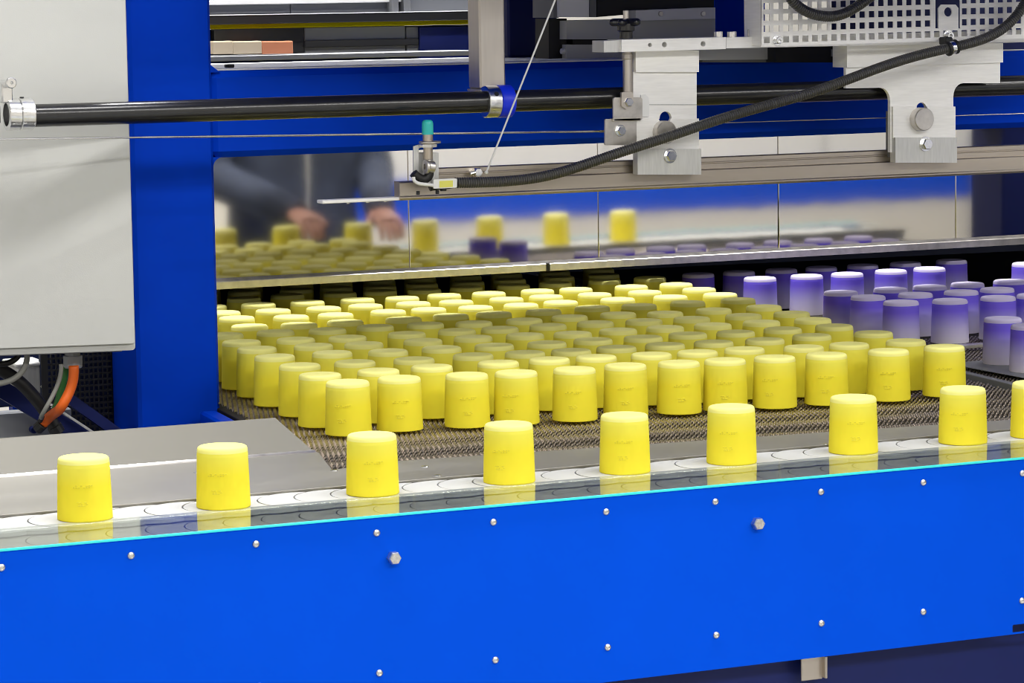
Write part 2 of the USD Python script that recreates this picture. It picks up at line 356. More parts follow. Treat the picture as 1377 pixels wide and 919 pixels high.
# ================================================================== mesh belts
def skew(m):
    """The belts run about five degrees off the square of the frame."""
    v = np.array(m.vertices); x, y = v[:, 0].copy(), v[:, 1].copy()
    v[:, 0] = x+.105*(y-.83); v[:, 1] = y-.09*(x+.1); m.vertices = v; return m
def belt(name, label, x0, x1, y0, y1, regions, wide=0.):
    t = thing(name, label, 'mesh belt')
    obj('bed', skew(cbox(x0-wide, x1, y0, .555, -.04, -.0135, .001)), 'belt_bed', t)
    obj('bed', skew(cbox(x0, x1, .5555, .79, -.04, -.0135, .001)), 'belt_bed', t)
    obj('bed', skew(cbox(x0, x1, .7905, y1, -.04, -.0135, .001)), 'belt_bed', t)
    def h(y): return -.0045+.0034*np.sin((y-.2)*58.)*np.exp(-np.maximum(0, y-.2)*4.5)-.006*np.exp(-np.maximum(0, y-y0)/.02)
    P, W, r = .0086, .0190, .0021
    vs, fs, n0 = [], [], 0
    for (a, b, c, d) in regions:
        for iy, yc in enumerate(np.arange(c, d, W)):
            nx = int((b-a)/P)-1; k = np.arange(nx)
            xs = (a+k[:, None]*P+np.array([0, .66, .83])*P+(iy % 2)*P/2).ravel()
            ys = np.tile(yc+np.array([-.0030, .0030, 0]), nx); zs = h(ys)+np.tile([0, 0, -.0055], nx)
            p = np.stack([xs, ys, zs], 1); nx = len(p)-1
            off = np.array([[0, 0, r], [0, r, -.3*r], [0, -r, -.3*r]])
            v = (p[:, None]+off[None]).reshape(-1, 3); i = np.arange(nx)[:, None]*3; j = np.arange(3)[None]; jn = (j+1) % 3
            q = np.stack([i+j, i+jn, i+3+jn, i+3+j], -1).reshape(-1, 4)
            vs.append(v); fs.append(np.vstack([q[:, [0, 1, 2]], q[:, [0, 2, 3]]])+n0); n0 += len(v)
    obj('wire_mesh', skew(trimesh.Trimesh(np.vstack(vs), np.vstack(fs), process=False)), 'mesh_wire', t, kind='stuff')
    obj('nose_bar', skew(cyl((x0, y0+.006, -.0165), (x1, y0+.006, -.0165), .010, 14)), 'belt_bed', t)
    return t
belt('mesh_belt', 'dark woven wire belt carrying the block of yellow cups', -.788, .555, .195, 3.2, [(-.875, .548, .20, .56), (-.795, .548, .56, .79), (-.786, -.60, .79, 1.5), (.25, .548, .79, 1.3)], .09)
belt('mesh_belt', 'dark woven wire belt carrying the purple cups at the right', .575, 2.2, .33, 3.2, [(.577, 1.5, .335, 1.35)])
dv = thing('lane_divider', 'thin dark steel strip lying between the yellow and purple cup belts', 'divider')
obj('strip', skew(cbox(.5565, .5735, .23, 3.0, -.014, .001, .001)), 'dark_grey', dv); obj('end_cap', skew(cbox(.5565, .5735, .222, .2295, -.014, .002, .001)), 'steel', dv)
cb = thing('cross_bar', 'flat steel bar lying across the belt in front of the purple cups', 'bar')
obj('bar', cbox(.60, 1.9, 1.045, 1.075, .0012, .008, .001), 'steel', cb); obj('end_stop', cbox(.595, .599, 1.043, 1.077, .0012, .010, .001), 'steel', cb)
cp = thing('carrier_strip', 'dark grey strip under the nearest purple cups at the right', 'strip')
obj('plate', cbox(.60, 1.9, .60, .865, .0008, .0022, .0005), 'dark_grey', cp); obj('front_edge', cbox(.60, 1.9, .597, .5998, .0004, .0030, .0005), 'dark_grey', cp)

# ================================================================== blue frame
YF = 1.08
fr = thing('gantry', 'heavy blue welded steel frame with column and beam over the belt', 'machine frame')
ZB, ZT = .4265, .577
cl, cr = -.912, -.762
def fil(cx, cz, sx, sz, r):   # quarter web in a frame corner
    a = np.linspace(0, np.pi/2, 9)
    return Polygon([(cx, cz)]+[(cx+sx*r*(1-math.sin(t)), cz+sz*r*(1-math.cos(t))) for t in a])
obj('column', cbox(cl, cr, YF, YF+.15, FLOOR, .845, .006), 'shaded_blue', fr)
obj('beam', cbox(cr-.003, 1.87, YF, YF+.15, ZB, ZT, .011), 'shaded_blue', fr)
obj('gusset', slab(fil(cr-.001, ZB+.001, 1, -1, .018), YF+.004, .03), 'shaded_blue', fr)
obj('gusset', slab(Polygon([(cr-.002, ZT-.002), (cr+.016, ZT-.002), (cr-.002, ZT+.012)]), YF+.004, .03), 'shaded_blue', fr)
obj('column', cbox(1.865, 2.03, YF, YF+.15, FLOOR, .845, .006), 'navy', fr)
for lx, nm in ((-.827, 'left side of the mesh belt beside the blue column'), (2.23, 'right side of the purple cup belt')):
    bf = thing('belt_frame', f'low blue beam along the {nm}', 'conveyor frame')
    obj('side_beam', skew(cbox(lx, lx+.03, .80, .985, -.16, -.012, .004)), 'shaded_blue', bf)
    obj('side_beam', skew(cbox(lx, lx+.03, 1.18, 3.2, -.16, -.012, .004)), 'shaded_blue', bf)
    obj('leg', skew(cbox(lx, lx+.03, 2.9, 2.96, FLOOR, -.155, .004)), 'shaded_blue', bf)
    obj('leg', skew(cbox(lx, lx+.03, .82, .88, FLOOR, -.155, .004)), 'shaded_blue', bf)
hd_ = thing('unseen_hood', 'broad unseen blue cover above frame and belt, shaped to shade the cups', 'machine cover')
obj('cover', flatplate([(-.80, .425), (-.06, .425), (.02, .25), (.95, .25), (.95, 1.53), (-.80, 1.50)], .98, .13), 'shaded_blue', hd_)  # unseen cover, outline cut so its shade falls on the middle cups
for hx in (-.79, .88): obj('hanger', cbox(hx, hx+.05, .55, .60, .97, 1.5, .004), 'shaded_blue', hd_)
for px0, px1, py0, py1, yy, m in ((683, 750, -150, 79, 1.42, 'navy'), (962, 1030, -150, 61, 1.34, 'shaded_blue')):
    a, b = at(px0, 30, y=yy), at(px1, 30, y=yy)
    obj('upright', cbox(a[0], b[0], yy, yy+.09, ZT+.0035, .845, .004), m, fr)
# white tray on top of the beam
tr = thing('beam_tray', 'pale sheet metal tray lying on top of the blue beam', 'tray')
obj('sheet', cbox(cr+.004, 1.8, YF+.012, 1.50, ZT+.0005, ZT+.003, .0008), 'white', tr)
obj('rear_fold', cbox(cr+.004, 1.8, 1.497, 1.50, ZT+.002, ZT+.004, .0008), 'white', tr)
w = at(307, 85, y=1.2); obj('latch', cat([cbox(w[0]-.008, w[0]+.008, 1.19, 1.20, ZT+.003, ZT+.009, .001), cyl((w[0], 1.186, ZT+.006), (w[0], 1.19, ZT+.006), .003, 10)]), 'black_rubber', tr)

# ================================================================== polished steel screen before the oven
YM = 1.90
sc = thing('steel_screen', 'mirror polished stainless steel screen of five panels behind the cups', 'metal screen')
seams = [-1.05, -.475+.0, -.05, .39, .832, 1.291, 2.2]
seams = [-1.35, -.05, .39, .832, 1.291, 2.3]
for i in range(5):
    m = cbox(seams[i]+.0005, seams[i+1]-.0005, YM, YM+.004, .1365, .50, .001)
    m.apply_translation([0, .0006*((i*7) % 3), 0])
    obj('panel', m, 'polished', sc)
obj('backing', cbox(-1.35, 2.3, YM+.006, YM+.03, .137, .50, .001), 'steel', sc)
lip = [(YM, .1375), (YM-.016, .1325), (YM-.0175, .131), (YM-.0175, .1165), (YM-.015, .1165), (YM-.015, .130), (YM, .135)]
g = Polygon(lip); m = trimesh.creation.extrude_polygon(g, 3.65, engine='earcut')
v = m.vertices; lipm = trimesh.Trimesh(np.stack([-1.35+v[:, 2], v[:, 0], v[:, 1]], 1), m.faces, process=False)
obj('lip', lipm, 'steel', sc, label='folded lip along the bottom of the screen')
w = at(737, 366, y=YM-.018); obj('clip', cbox(w[0]-.004, w[0]+.004, YM-.021, YM-.013, .116, .134, .001), 'black_rubber', sc)

# oven body behind
ov = thing('oven', 'dark oven tunnel with steel cladding behind the polished screen', 'oven')
obj('tunnel_roof', cbox(-1.35, 4.3, YM+.035, 3.6, .19, .22, .003), 'navy_dark', ov)
obj('tunnel_wall', cbox(-1.35, 4.3, 3.55, 3.6, -.1, .19, .003), 'navy_dark', ov)
obj('cheek', cbox(-1.35, -.83, YM+.035, 3.55, -.1, .19, .003), 'navy_dark', ov)
YO = 1.94
def band(name, px0, py0, px1, py1, y, th, m, **k):
    a, b = at(px0, 40, y=y), at(px1, 40, y=y); pm = min(max(465, px0), px1)
    a[2], b[2] = at(pm, py0, y=y)[2], at(pm, py1, y=y)[2]
    return obj(name, cbox(a[0], b[0], y, y+th, min(a[2], b[2]), max(a[2], b[2]), .0015), m, ov, **k)
band('cladding', 255, 110, 640, 36.5, YO+.06, .03, 'navy_dark')
M['duct_grey'] = paint('duct_grey', (.13, .135, .145), .5, .2, var=.05)
band('duct', 250, 18, 391, -130, YO+.02, .25, 'duct_grey'); band('duct', 391.8, 18, 700, -130, YO+.02, .25, 'duct_grey')
band('ledge', 250, 30, 700, 18.6, YO-.02, .05, 'black_rubber', label='dark steel ledge')
band('ledge_rim', 250, 18.4, 700, 17.2, YO-.022, .05, 'mid_grey')
band('edge_strip', 250, 36, 700, 29, YO-.012, .05, 'yellow_strip', label='dull yellow strip under the ledge')
band('window_panel', 288, 76, 409, 36, YO+.02, .02, 'black_gloss', label='dark glossy panel')
band('grey_panel', 409.5, 76, 545, 36, YO+.02, .02, 'dark_grey'); band('grey_panel', 546.5, 76, 564, 36, YO+.02, .02, 'dark_grey')
band('grey_strip', 409.5, 63, 563, 54, YO+.012, .01, 'black_rubber')
band('corner_panel', 564.5, 80, 684, 36, YO+.01, .02, 'navy', label='navy blue panel')
band('clamp', 528, 19, 537, -40, YO-.01, .03, 'dark_grey'); band('clamp', 544, 19, 553, -40, YO-.01, .03, 'dark_grey')
band('top_rail', 250, 4, 545, -2, YO+.005, .015, 'white')
for (a0, b0, m, lab) in ((287, 313, 'card_tan', 'pale beige carton at the left on the tray shelf'), (313.5, 352, 'card_tan', 'tan carton in the middle on the tray shelf'), (352.5, 394, 'card_orange', 'orange carton at the right on the tray shelf')):
    p0, p1 = at(a0, 73, y=1.84), at(b0, 55.5, y=1.84)
    bx = thing('carton', lab, 'carton', ((p0[0]+p1[0])/2, 1.86, p0[2])); hw, hh = (p1[0]-p0[0])/2, p1[2]-p0[2]
    obj('box', cbox(-hw, hw, -.02, .03, 0, hh, .001), m, bx); obj('flap', cbox(-hw*.96, hw*.96, -.019, .004, hh, hh+.0008, .0002), m, bx)
sh = thing('carton_shelf', 'narrow grey shelf above the blue beam carrying three small cartons', 'shelf')
p0, p1 = at(270, 77, y=1.82), at(640, 73.5, y=1.82)
obj('board', cbox(p0[0], p1[0], 1.82, YO-.025, at(400, 80, y=1.82)[2], at(400, 73.2, y=1.82)[2], .001), 'mid_grey', sh)

# ================================================================== control cabinet at the left
cbp = at(182, 471, y=.88)
cab = thing('control_cabinet', 'light grey control cabinet hanging at the left edge above cables', 'cabinet', (cbp[0], .88, cbp[2]), rotz=-13.)
CH = .9
g = sbox(-.9, 0, 0, CH).buffer(-.006).buffer(.006, 6)
bm = slab(g, 0, .16)
obj('body', bm, 'light_grey', cab)
obj('door', slab(sbox(-.885, .012, -.0015, CH-.012).buffer(-.005).buffer(.005, 6), -.006, .005), 'light_grey', cab)
obj('cable_gland', lathe([(0, 0), (.013, 0), (.013, -.012), (.0165, -.012), (.0165, -.030), (.014, -.033), (0, -.033)][::-1], (-.100, .06, 0), (0, 0, 1), 10), 'mid_grey', cab)
obj('bottom_trim', cbox(-.86, -.02, .02, .13, -.004, .001, .001), 'mid_grey', cab)

YB = 1.0
def P(px, py, y): return at(px, py, y=y)
def cable(name, label, pxs, y, rpx, m, c='cable'):
    pts = [P(a, b, y+(q[0] if q else 0)) for a, b, *q in pxs]
    t = thing(name, label, c); obj('sheath', tube(pts, rpx*mpp(pxs[0][0], pxs[0][1], y), 12, 40), m, t, smooth=True)
    d = pts[-1]-pts[-2]; d /= np.linalg.norm(d)
    obj('end_sleeve', cyl(pts[-1]-d*.004, pts[-1]+d*.012, rpx*1.15*mpp(pxs[0][0], pxs[0][1], y), 12), 'black_rubber', t)
cable('orange_cable', 'thick orange cable dropping from the gland below the grey cabinet', [(99, 492), (98, 512), (92, 530), (84, 545), (72, 557, .04), (56, 572, .06)], .94, 7., 'orange')
cable('green_cable', 'dark green cable beside the orange cable below the cabinet', [(88, 490), (86, 510), (82, 526), (78, 540), (64, 560, .04)], .985, 5., 'green')
cable('grey_cable', 'thin grey cable curving left of the green cable under the cabinet', [(82, 490), (80, 510), (73, 528), (64, 545), (56, 562, .04)], .94, 3., 'grey_cable')
cable('grey_cable', 'grey cable loop hanging under the cabinet left of the white box', [(36, 476), (34, 492), (27, 503), (16, 511), (-8, 516)], .96, 4., 'grey_cable')
cable('black_hose', 'thick black hose running down right under the grey cabinet', [(-30, 480), (0, 497), (25, 513), (45, 533), (62, 555), (74, 575)], 1.02, 9., 'black_rubber', 'hose')
cable('black_cable', 'thinner black cable above the thick hose under the cabinet', [(-20, 486), (8, 489), (22, 482), (27, 473)], .97, 4., 'black_rubber')
wb = thing('junction_box', 'small pale metal box behind the cables under the cabinet', 'box')
a, b = P(23, 533, 1.28), P(60, 491, 1.28)
obj('body', cbox(a[0], b[0], 1.28, 1.36, a[2], b[2], .004), 'aluminium_dull', wb); obj('lid', cbox(a[0]-.003, b[0]+.003, 1.277, 1.362, b[2], b[2]+.006, .002), 'aluminium', wb)
w = P(59, 520, 1.275); obj('screw', hexhead((w[0], 1.282, w[2]), (w[0], 1.272, w[2]), .006), 'screw', wb)
# perforated machine cover behind column
YC = 1.235
a, b = P(60, 640, YC), P(181, 474, YC)
pc = thing('perforated_cover', 'dark perforated sheet cover behind the cables left of the blue column', 'machine cover')
g = sbox(a[0], a[2], b[0], b[2]+.12).buffer(-.006).buffer(.006, 5)
hs = []
for ix in np.arange(a[0]+.012, b[0]-.012, .0085):
    for iz in np.arange(a[2]+.02, b[2]+.10, .0105): hs.append(sbox(ix, iz, ix+.0055, iz+.007))
obj('sheet', slab(g.difference(shapely.union_all(hs)), YC, .0015), 'black_rubber', pc)
obj('backing', cbox(a[0]+.01, b[0]-.01, YC+.04, YC+.05, a[2], b[2]+.1, .001), 'navy_dark', pc)
for px, py in ((175, 487), (177, 560)):
    w = P(px, py, YC); obj('screw', button_screw(0, 0, .006).apply_translation([w[0], YC-YP, w[2]]), 'screw', pc, smooth=40)
# slanting blue frame legs under the cabinet
bs = thing('slanted_brace', 'dark blue slanted brace running down under the cabinet at the left', 'brace')
for k, (x0, y0, x1, y1, wpx, m, nm) in enumerate(((-60, 487, 150, 610, 23, 'navy', 'bar'), (70, 545, 150, 598, 3, 'aluminium_dull', 'edge_strip'), (85, 530, 190, 605, 14, 'navy', 'bar'))):
    yb = 1.10-.02*(k == 1); p0, p1 = P(x0, y0, yb), P(x1, y1, yb); d = (p1-p0)/np.linalg.norm(p1-p0); nn = np.array([-d[2], 0, d[0]])*wpx*mpp(60, 520, yb)/2
    g = Polygon([tuple((p0+s)[[0, 2]]) for s in (nn, -nn)]+[tuple((p1+s)[[0, 2]]) for s in (-nn, nn)])
    obj(nm, slab(g, yb, .03 if k != 1 else .01), m, bs)
gb = thing('side_base', 'pale blue grey machine base seen low at the left edge', 'machine base')
p0, p1 = P(-40, 640, 1.16), P(95, 515, 1.16)
obj('panel', cbox(p0[0]-.3, p1[0], 1.16, 1.19, FLOOR, at(40, 545, y=1.16)[2]-.01, .003), 'mid_grey', gb)
obj('foot', cbox(p0[0]-.3, p1[0], 1.14, 1.20, FLOOR, FLOOR+.03, .003), 'navy', gb)
w = P(44, 578, 1.155); obj('peg', cyl((w[0], 1.16, w[2]), (w[0], 1.145, w[2]), .006, 12), 'navy', gb)

# ================================================================== black shaft, collars, post
YR, ZR, RR = .83, .5195, .0185
xL, xR = at(10, 144, y=YR)[0], 1.87
sh = thing('guide_shaft', 'long black horizontal shaft passing in front of cabinet and blue beam', 'shaft')
obj('rod', cyl((xL+.012, YR, ZR), (xR, YR, ZR), RR, 40), 'black_gloss', sh, smooth=40)
x0, x1, x2 = at(8, 144, y=YR)[0], at(25, 144, y=YR)[0], at(43, 144, y=YR)[0]
obj('end_collar', ring((x0, YR, ZR+.003), (x1-.0005, YR, ZR+.003), .0262, .0187), 'chrome', sh, smooth=40)
obj('end_collar', ring((x1, YR, ZR+.003), (x2, YR, ZR+.003), .0262, .0187), 'chrome', sh, smooth=40)
w = at(10, 112, y=YR-.01)
obj('clamp_screw', cat([cyl((w[0]-.004, YR-.028, w[2]), (w[0]-.004, YR+.02, w[2]), .0055, 16), ring((w[0], YR-.034, w[2]+.001), (w[0], YR-.026, w[2]+.001), .0088, .003, 20), cbox(w[0]-.010, w[0]+.008, YR-.012, YR+.012, ZR+.022, w[2], .002)]), 'chrome', sh, smooth=40)
w = at(29, 121, y=YR); obj('set_screw', cyl((w[0], YR, ZR+.026), (w[0], YR, ZR+.031), .0035, 10), 'black_rubber', sh)
obj('hanger_arm', cbox(x0-.06, x0-.012, YR-.012, YR+.03, ZR-.012, ZR+.02, .003), 'chrome', sh)
x0, x1, x2 = at(651, 137, y=YR)[0], at(668, 137, y=YR)[0], at(686, 137, y=YR)[0]
cm = ring((x0, YR, ZR), (x1, YR, ZR), .0275, .0187)
obj('steel_collar', cm, 'chrome', sh, smooth=40, label='bright steel clamp collar on the shaft')
obj('blue_collar', ring((x1+.0003, YR, ZR), (x2, YR, ZR), .0282, .0187), 'collar_blue', sh, smooth=40, label='blue plastic collar on the shaft')
th = math.radians(30); cxs = (x0+x1)/2+.001
pp = np.array([cxs, YR-.0277*math.cos(th), ZR+.0277*math.sin(th)]); dd = np.array([0, -math.cos(th), math.sin(th)])
obj('set_screw', cyl(pp-dd*.004, pp+dd*.0008, .0042, 14), 'black_rubber', sh)
po = thing('steel_post', 'square brushed steel tube post standing upright behind the shaft collars', 'post')
a, b = at(645, 60, y=.845), at(679.5, 60, y=.845)
obj('tube', cbox(a[0], b[0], .845, .895, ZR+.0212, .85, .003), 'steel_post', po)
obj('base_saddle', cbox(a[0]-.002, b[0]+.002, .843, .897, ZR+.0175, ZR+.021, .001), 'steel_post', po)

# ================================================================== wire and string
wi = thing('tension_wire', 'thin bright steel wire stretched across cabinet and blue beam below the shaft', 'wire')
a, b = at(0, 187.5, y=.80), at(815, 176.5, y=.80)
d = (b-a)/np.linalg.norm(b-a); a2 = a-d*.6
obj('strand', cyl(a2, b, .0017, 8), 'chrome', wi)
obj('ferrule', cyl(b-d*.012, b, .0022, 10), 'chrome', wi)
wi = thing('tension_wire', 'thin wire continuing at the right of the wide bracket along the blue beam', 'wire')
a, b = at(950, 166, y=.81), at(1500, 149, y=.81); obj('strand', cyl(a, b, .0008, 8), 'rail_steel', wi); obj('ferrule', cyl(a, a+(b-a)*.03, .002, 10), 'rail_steel', wi)
st = thing('tie_string', 'pale string slanting from above down to the rail bolt', 'string')
a, b = at(752, -14, y=.74), at(654, 232, y=.79)
obj('strand', cyl(a+(a-b)*.25, b, .0016, 10), 'white', st); obj('knot', trimesh.creation.icosphere(2, .0035).apply_translation(b), 'white', st, smooth=True)

# ================================================================== guide rail
YRL = .80
rail = thing('guide_rail', 'long brushed steel rail under the brackets in front of the screen', 'rail')
za, zb_, zc = .358, .3895, .4085
xa, xb = at(537.5, 258, y=YRL)[0], at(592, 228, y=YRL)[0]
gp = [(YRL, za), (YRL, zb_-.003), (YRL+.003, zb_), (YRL+.022, zb_), (YRL+.022, za), (YRL+.019, za), (YRL+.019, za+.004), (YRL+.003, za+.004), (YRL+.003, za)]
def xprism(prof, x0, x1):
    m = trimesh.creation.extrude_polygon(Polygon(prof), x1-x0, engine='earcut'); v = m.vertices
    return trimesh.Trimesh(np.stack([x0+v[:, 2], v[:, 0], v[:, 1]], 1), m.faces, process=False)
obj('bar', xprism([(YRL, za), (YRL-.0016, za+.0035), (YRL-.0016, za+.0055), (YRL, za+.0075), (YRL, zb_-.002), (YRL+.002, zb_), (YRL+.024, zb_), (YRL+.024, za)], xa, 1.6), 'rail_steel', rail)
obj('upper_bar', xprism([(YRL+.008, zb_), (YRL+.008, zb_+.009), (YRL+.0065, zb_+.010), (YRL+.0065, zb_+.0115), (YRL+.008, zb_+.0125), (YRL+.008, zc), (YRL+.010, zc+.0015), (YRL+.022, zc+.0015), (YRL+.022, zb_)], xb, 1.6), 'rail_steel', rail)
w = at(642, 232, y=YRL); obj('bolt', cat([hexhead((w[0], YRL+.01, w[2]), (w[0], YRL-.006, w[2]), .0085), cyl((w[0]-.006, YRL-.004, w[2]), (w[0]-.016, YRL-.004, w[2]-.002), .004, 10)]), 'chrome', rail)
a, b = at(433, 272, y=.806), at(541, 268.5, y=.806)
fb = thing('flat_strip', 'thin shiny metal strip reaching left from the end of the rail', 'strip')
obj('strip', cbox(a[0], b[0]+.02, .803, .830, a[2]-.0028, a[2]+.0028, .001), 'aluminium', fb)
for px in (470, 496, 520): w = at(px, 274, y=.806); obj('rivet', cyl((w[0], .812, a[2]-.005), (w[0], .812, a[2]-.002), .003, 10), 'chrome', fb)

# ================================================================== slide brackets
YK = .785      # front face of the main plates
b1 = thing('slide_bracket', 'stacked aluminium plate bracket with black hand knob at the left', 'bracket')
obj('head_block', plate(prect(855, 68, 940, 97), YK-.006, .05), 'aluminium', b1)
obj('main_plate', plate(prect(851.5, 97, 937, 205), YK, .008, [(895, 159, 9.), outline(prect(886, 160, 904, 178), YK)]), 'aluminium', b1)
obj('ridge', plate(prect(872, 140, 937, 141.5), YK-.001, .004), 'aluminium_dull', b1)
obj('middle_plate', plate(prect(855.5, 159.5, 940, 201), YK-.006, .006, [hole(894, 157, 9.5, YK-.006)]), 'aluminium', b1)
obj('bottom_plate', plate(prect(857.5, 200.5, 943, 235), YK-.012, .018), 'aluminium_dull', b1)
def yknob(px, py, rpx, y, dep, m, parent, nm='clamp_knob'):
    w = at(px, py, y=y); r = rpx*mpp(px, py, y)
    obj(nm, lathe([(0, 0), (r*.93, 0), (r, .0015), (r, dep-.002), (r*.92, dep), (0, dep-.0006)], (w[0], y+dep, w[2]), (0, -1, 0), 36), m, parent, smooth=40)
def ybolt(px, py, rpx, y, dep, parent, m='chrome', nm='bolt'):
    w = at(px, py, y=y); r = rpx*mpp(px, py, y)
    obj(nm, cat([hexhead((w[0], y+dep, w[2]), (w[0], y, w[2]), r), ring((w[0], y+dep, w[2]), (w[0], y+dep-.0015, w[2]), r*1.25, r*.3, 24)]), m, parent)
yknob(897, 178, 15.5, YK-.022, .020, 'steel', b1)
ybolt(904, 210, 8., YK-.021, .009, b1)
obj('guide_tab', plate([(862, 128), (868, 127), (872, 131), (873, 138), (873, 157), (862, 157)], YK-.003, .004), 'white', b1)
obj('clevis_plate', plate(prect(824.5, 131, 864, 162), YK-.016, .004, rnd=.005), 'steel', b1)
obj('clevis_fold', cbox(at(824.5, 150, y=YK-.016)[0], at(862, 150, y=YK-.016)[0], YK-.016, YK, at(830, 163.5, y=YK-.016)[2], at(830, 159.5, y=YK-.016)[2], .001), 'steel', b1)
obj('wire_plate', plate(prect(813.5, 160, 856, 195.5), YK-.010, .004, rnd=.003), 'steel', b1)
ybolt(847, 137.5, 6.5, YK-.026, .010, b1); ybolt(837, 176, 6.5, YK-.019, .009, b1)
def vcyl(px, py0, py1, rpx, y, n=20):
    a, b = at(px, py0, y=y), at(px, py1, y=y); return cyl((a[0], y, b[2]), (a[0], y, a[2]), rpx*mpp(px, py0, y), n)
obj('spindle', cat([vcyl(843.5, 66, 140, 6.5, YK+.005), vcyl(843.5, 72, 80, 7.3, YK+.005)]), 'steel_post', b1, smooth=40)
obj('spindle_fork', plate([(836, 124), (851, 124), (852, 138), (849, 145), (842, 147), (836, 143)], YK-.021, .006, rnd=.002), 'steel_post', b1)
# hand knob
w = at(842, 45, y=YK+.005); s = mpp(842, 45, YK)
kn = [lathe([(0, 0), (9*s, 0), (9*s, 9*s), (12*s, 11*s), (12*s, 20*s), (8*s, 24*s), (0, 24*s)], (w[0], YK+.005, at(842, 52, y=YK)[2]), (0, 0, 1), 24)]
zk = at(842, 30, y=YK)[2]
for k in range(5):
    th = k*2*np.pi/5+.12; c = np.array([w[0]+13*s*math.cos(th), YK+.005+13*s*math.sin(th), zk])
    kn.append(trimesh.convex.convex_hull(np.vstack([trimesh.creation.icosphere(2, 5.5*s).vertices*[1, 1, .95]+c+[7*s*math.cos(th)*.6, 7*s*math.sin(th)*.6, 0], trimesh.creation.icosphere(2, 5.5*s).vertices+[w[0], YK+.005, zk]])))
obj('hand_knob', cat(kn), 'black_gloss', b1, smooth=40, label='black five lobed hand knob')
obj('knob_stud', cyl((w[0], YK+.005, zk), (w[0], YK+.005, zk+16*s), 4*s, 14), 'steel', b1, smooth=40)

def t_bracket(px_off_x, label):
    """The wide T plate bracket, moved px_off_x metres along the rail."""
    t = thing('slide_bracket', label, 'bracket', (px_off_x, 0, 0))
    obj('head_block', plate([(1139, 58), (1349, 58), (1349, 84), (1139, 91)], YK-.004, .05), 'aluminium', t)
    A = [(1137.5, 90.5), (1345, 84), (1345, 112)]
    sh_r = [(1282+13*(1-math.cos(q)), 115+18*(1-math.sin(q))-3) for q in np.linspace(np.pi/2, 0, 7)]
    sh_l = [(1197-13*(1-math.cos(q)), 118+18*(1-math.sin(q))) for q in np.linspace(0, np.pi/2, 7)]
    outl = A+sh_r+[(1282, 205), (1197, 205)]+sh_l+[(1137.5, 119)]
    obj('t_plate', plate(outl, YK, .008, [(1239, 146, 8.), outline(prect(1231, 147, 1247, 170), YK)]), 'aluminium', t)
    obj('middle_plate', plate(prect(1201, 143.5, 1285, 186), YK-.006, .006, [hole(1240, 143, 8.5, YK-.006)]), 'aluminium', t)
    obj('bottom_plate', plate(prect(1204, 185, 1287, 219), YK-.012, .018), 'aluminium_dull', t)
    obj('spacer', plate(prect(1199, 150, 1270, 212), YK+.008, .02), 'dark_grey', t)
    yknob(1243.5, 160.5, 15.5, YK-.024, .022, 'steel', t)
    ybolt(1248.5, 194, 8., YK-.022, .010, t)
    return t
b2 = t_bracket(0, 'wide aluminium T shaped bracket with round steel knob at the right')
dup(b2, 'slide_bracket', 'aluminium T shaped bracket out of the frame at the far right of the rail', (.78, 0, 0))

# mounting arm and perforated guard
arm = thing('mounting_arm', 'pale aluminium bar with holes under the black hand knob', 'arm')
obj('bar', plate([(836, 53.5), (976, 50), (976, 66), (836, 70)], YK-.030, .055, [(874, 60.5, 2.8), (893.5, 60, 3.6), (945.5, 59, 3.6)]), 'aluminium', arm)
obj('end_block', plate([(812, 55), (836, 54), (836, 70), (812, 70.5)], YK-.022, .045), 'aluminium_dull', arm)
obj('extension', plate([(976.5, 50.5), (1420, 39), (1420, 56), (976.5, 65)], YK-.018, .045), 'aluminium', arm)
for px, py, wd in ((966, 47, 6), (984, 47, 6.5), (1011, 44, 6)):
    yv = YK-.005; obj('screw', vcyl(px, py-5, py+7, wd, yv), 'chrome', arm, smooth=40)
w = at(1012, 49, y=YK); obj('nut_block', cbox(w[0]-.011, w[0]+.009, YK-.02, YK+.01, at(1012, 52, y=YK)[2], at(1012, 44, y=YK)[2], .001), 'aluminium', arm)

YG = .735
gd = thing('perforated_guard', 'pale sheet metal guard with square holes at the upper right', 'guard')
g = outline([(1023, -70), (1560, -70), (1560, 46), (1023, 63)], YG)
px_c = 1031.2; hs = []
o = at(1031.2, 53.8, y=YG); px1 = at(1172.3, 50.5, y=YG); dx = (px1[0]-o[0])/11; dz = at(1044, 38.3, y=YG)[2]-at(1044, 53.4, y=YG)[2]
for i in range(40):
    for j in range(9):
        hx, hz = o[0]+i*dx, o[2]+j*dz+.0002*i
        hs.append(sbox(hx-.0059, hz-.0056, hx+.0059, hz+.0056))
cut = outline(prect(1258, -40, 1291, 38), YG)
gg = g.difference(shapely.union_all(hs)).union(cut.buffer(.004, join_style=2).intersection(g)).difference(cut)
obj('sheet', slab(gg, YG, .002), 'aluminium', gd)
obj('side_fold', cbox(at(1023, 30, y=YG)[0], at(1023, 30, y=YG)[0]+.002, YG, YG+.06, at(1023, 62, y=YG)[2], .785, .0005), 'aluminium', gd)
obj('lifting_tab', plate([(1262, 38), (1262, 11), (1266, 6), (1285, 6), (1289, 11), (1289, 38)], YG-.001, .003, [(1275, 16, 6.2)]), 'aluminium', gd)
for px, py, r in ((1045, 54, 7.), (1275, 48, 7.5)):
    w = at(px, py, y=YG); rr = r*mpp(px, py, YG)
    obj('cap_screw', lathe([(0, 0), (rr, 0), (rr, .001), (rr*.7, .001), (rr*.7, .009), (rr*.62, .010), (rr*.34, .010), (rr*.34, .004), (0, .004)], (w[0], YG, w[2]), (0, -1, 0), 24), 'chrome', gd, smooth=40)
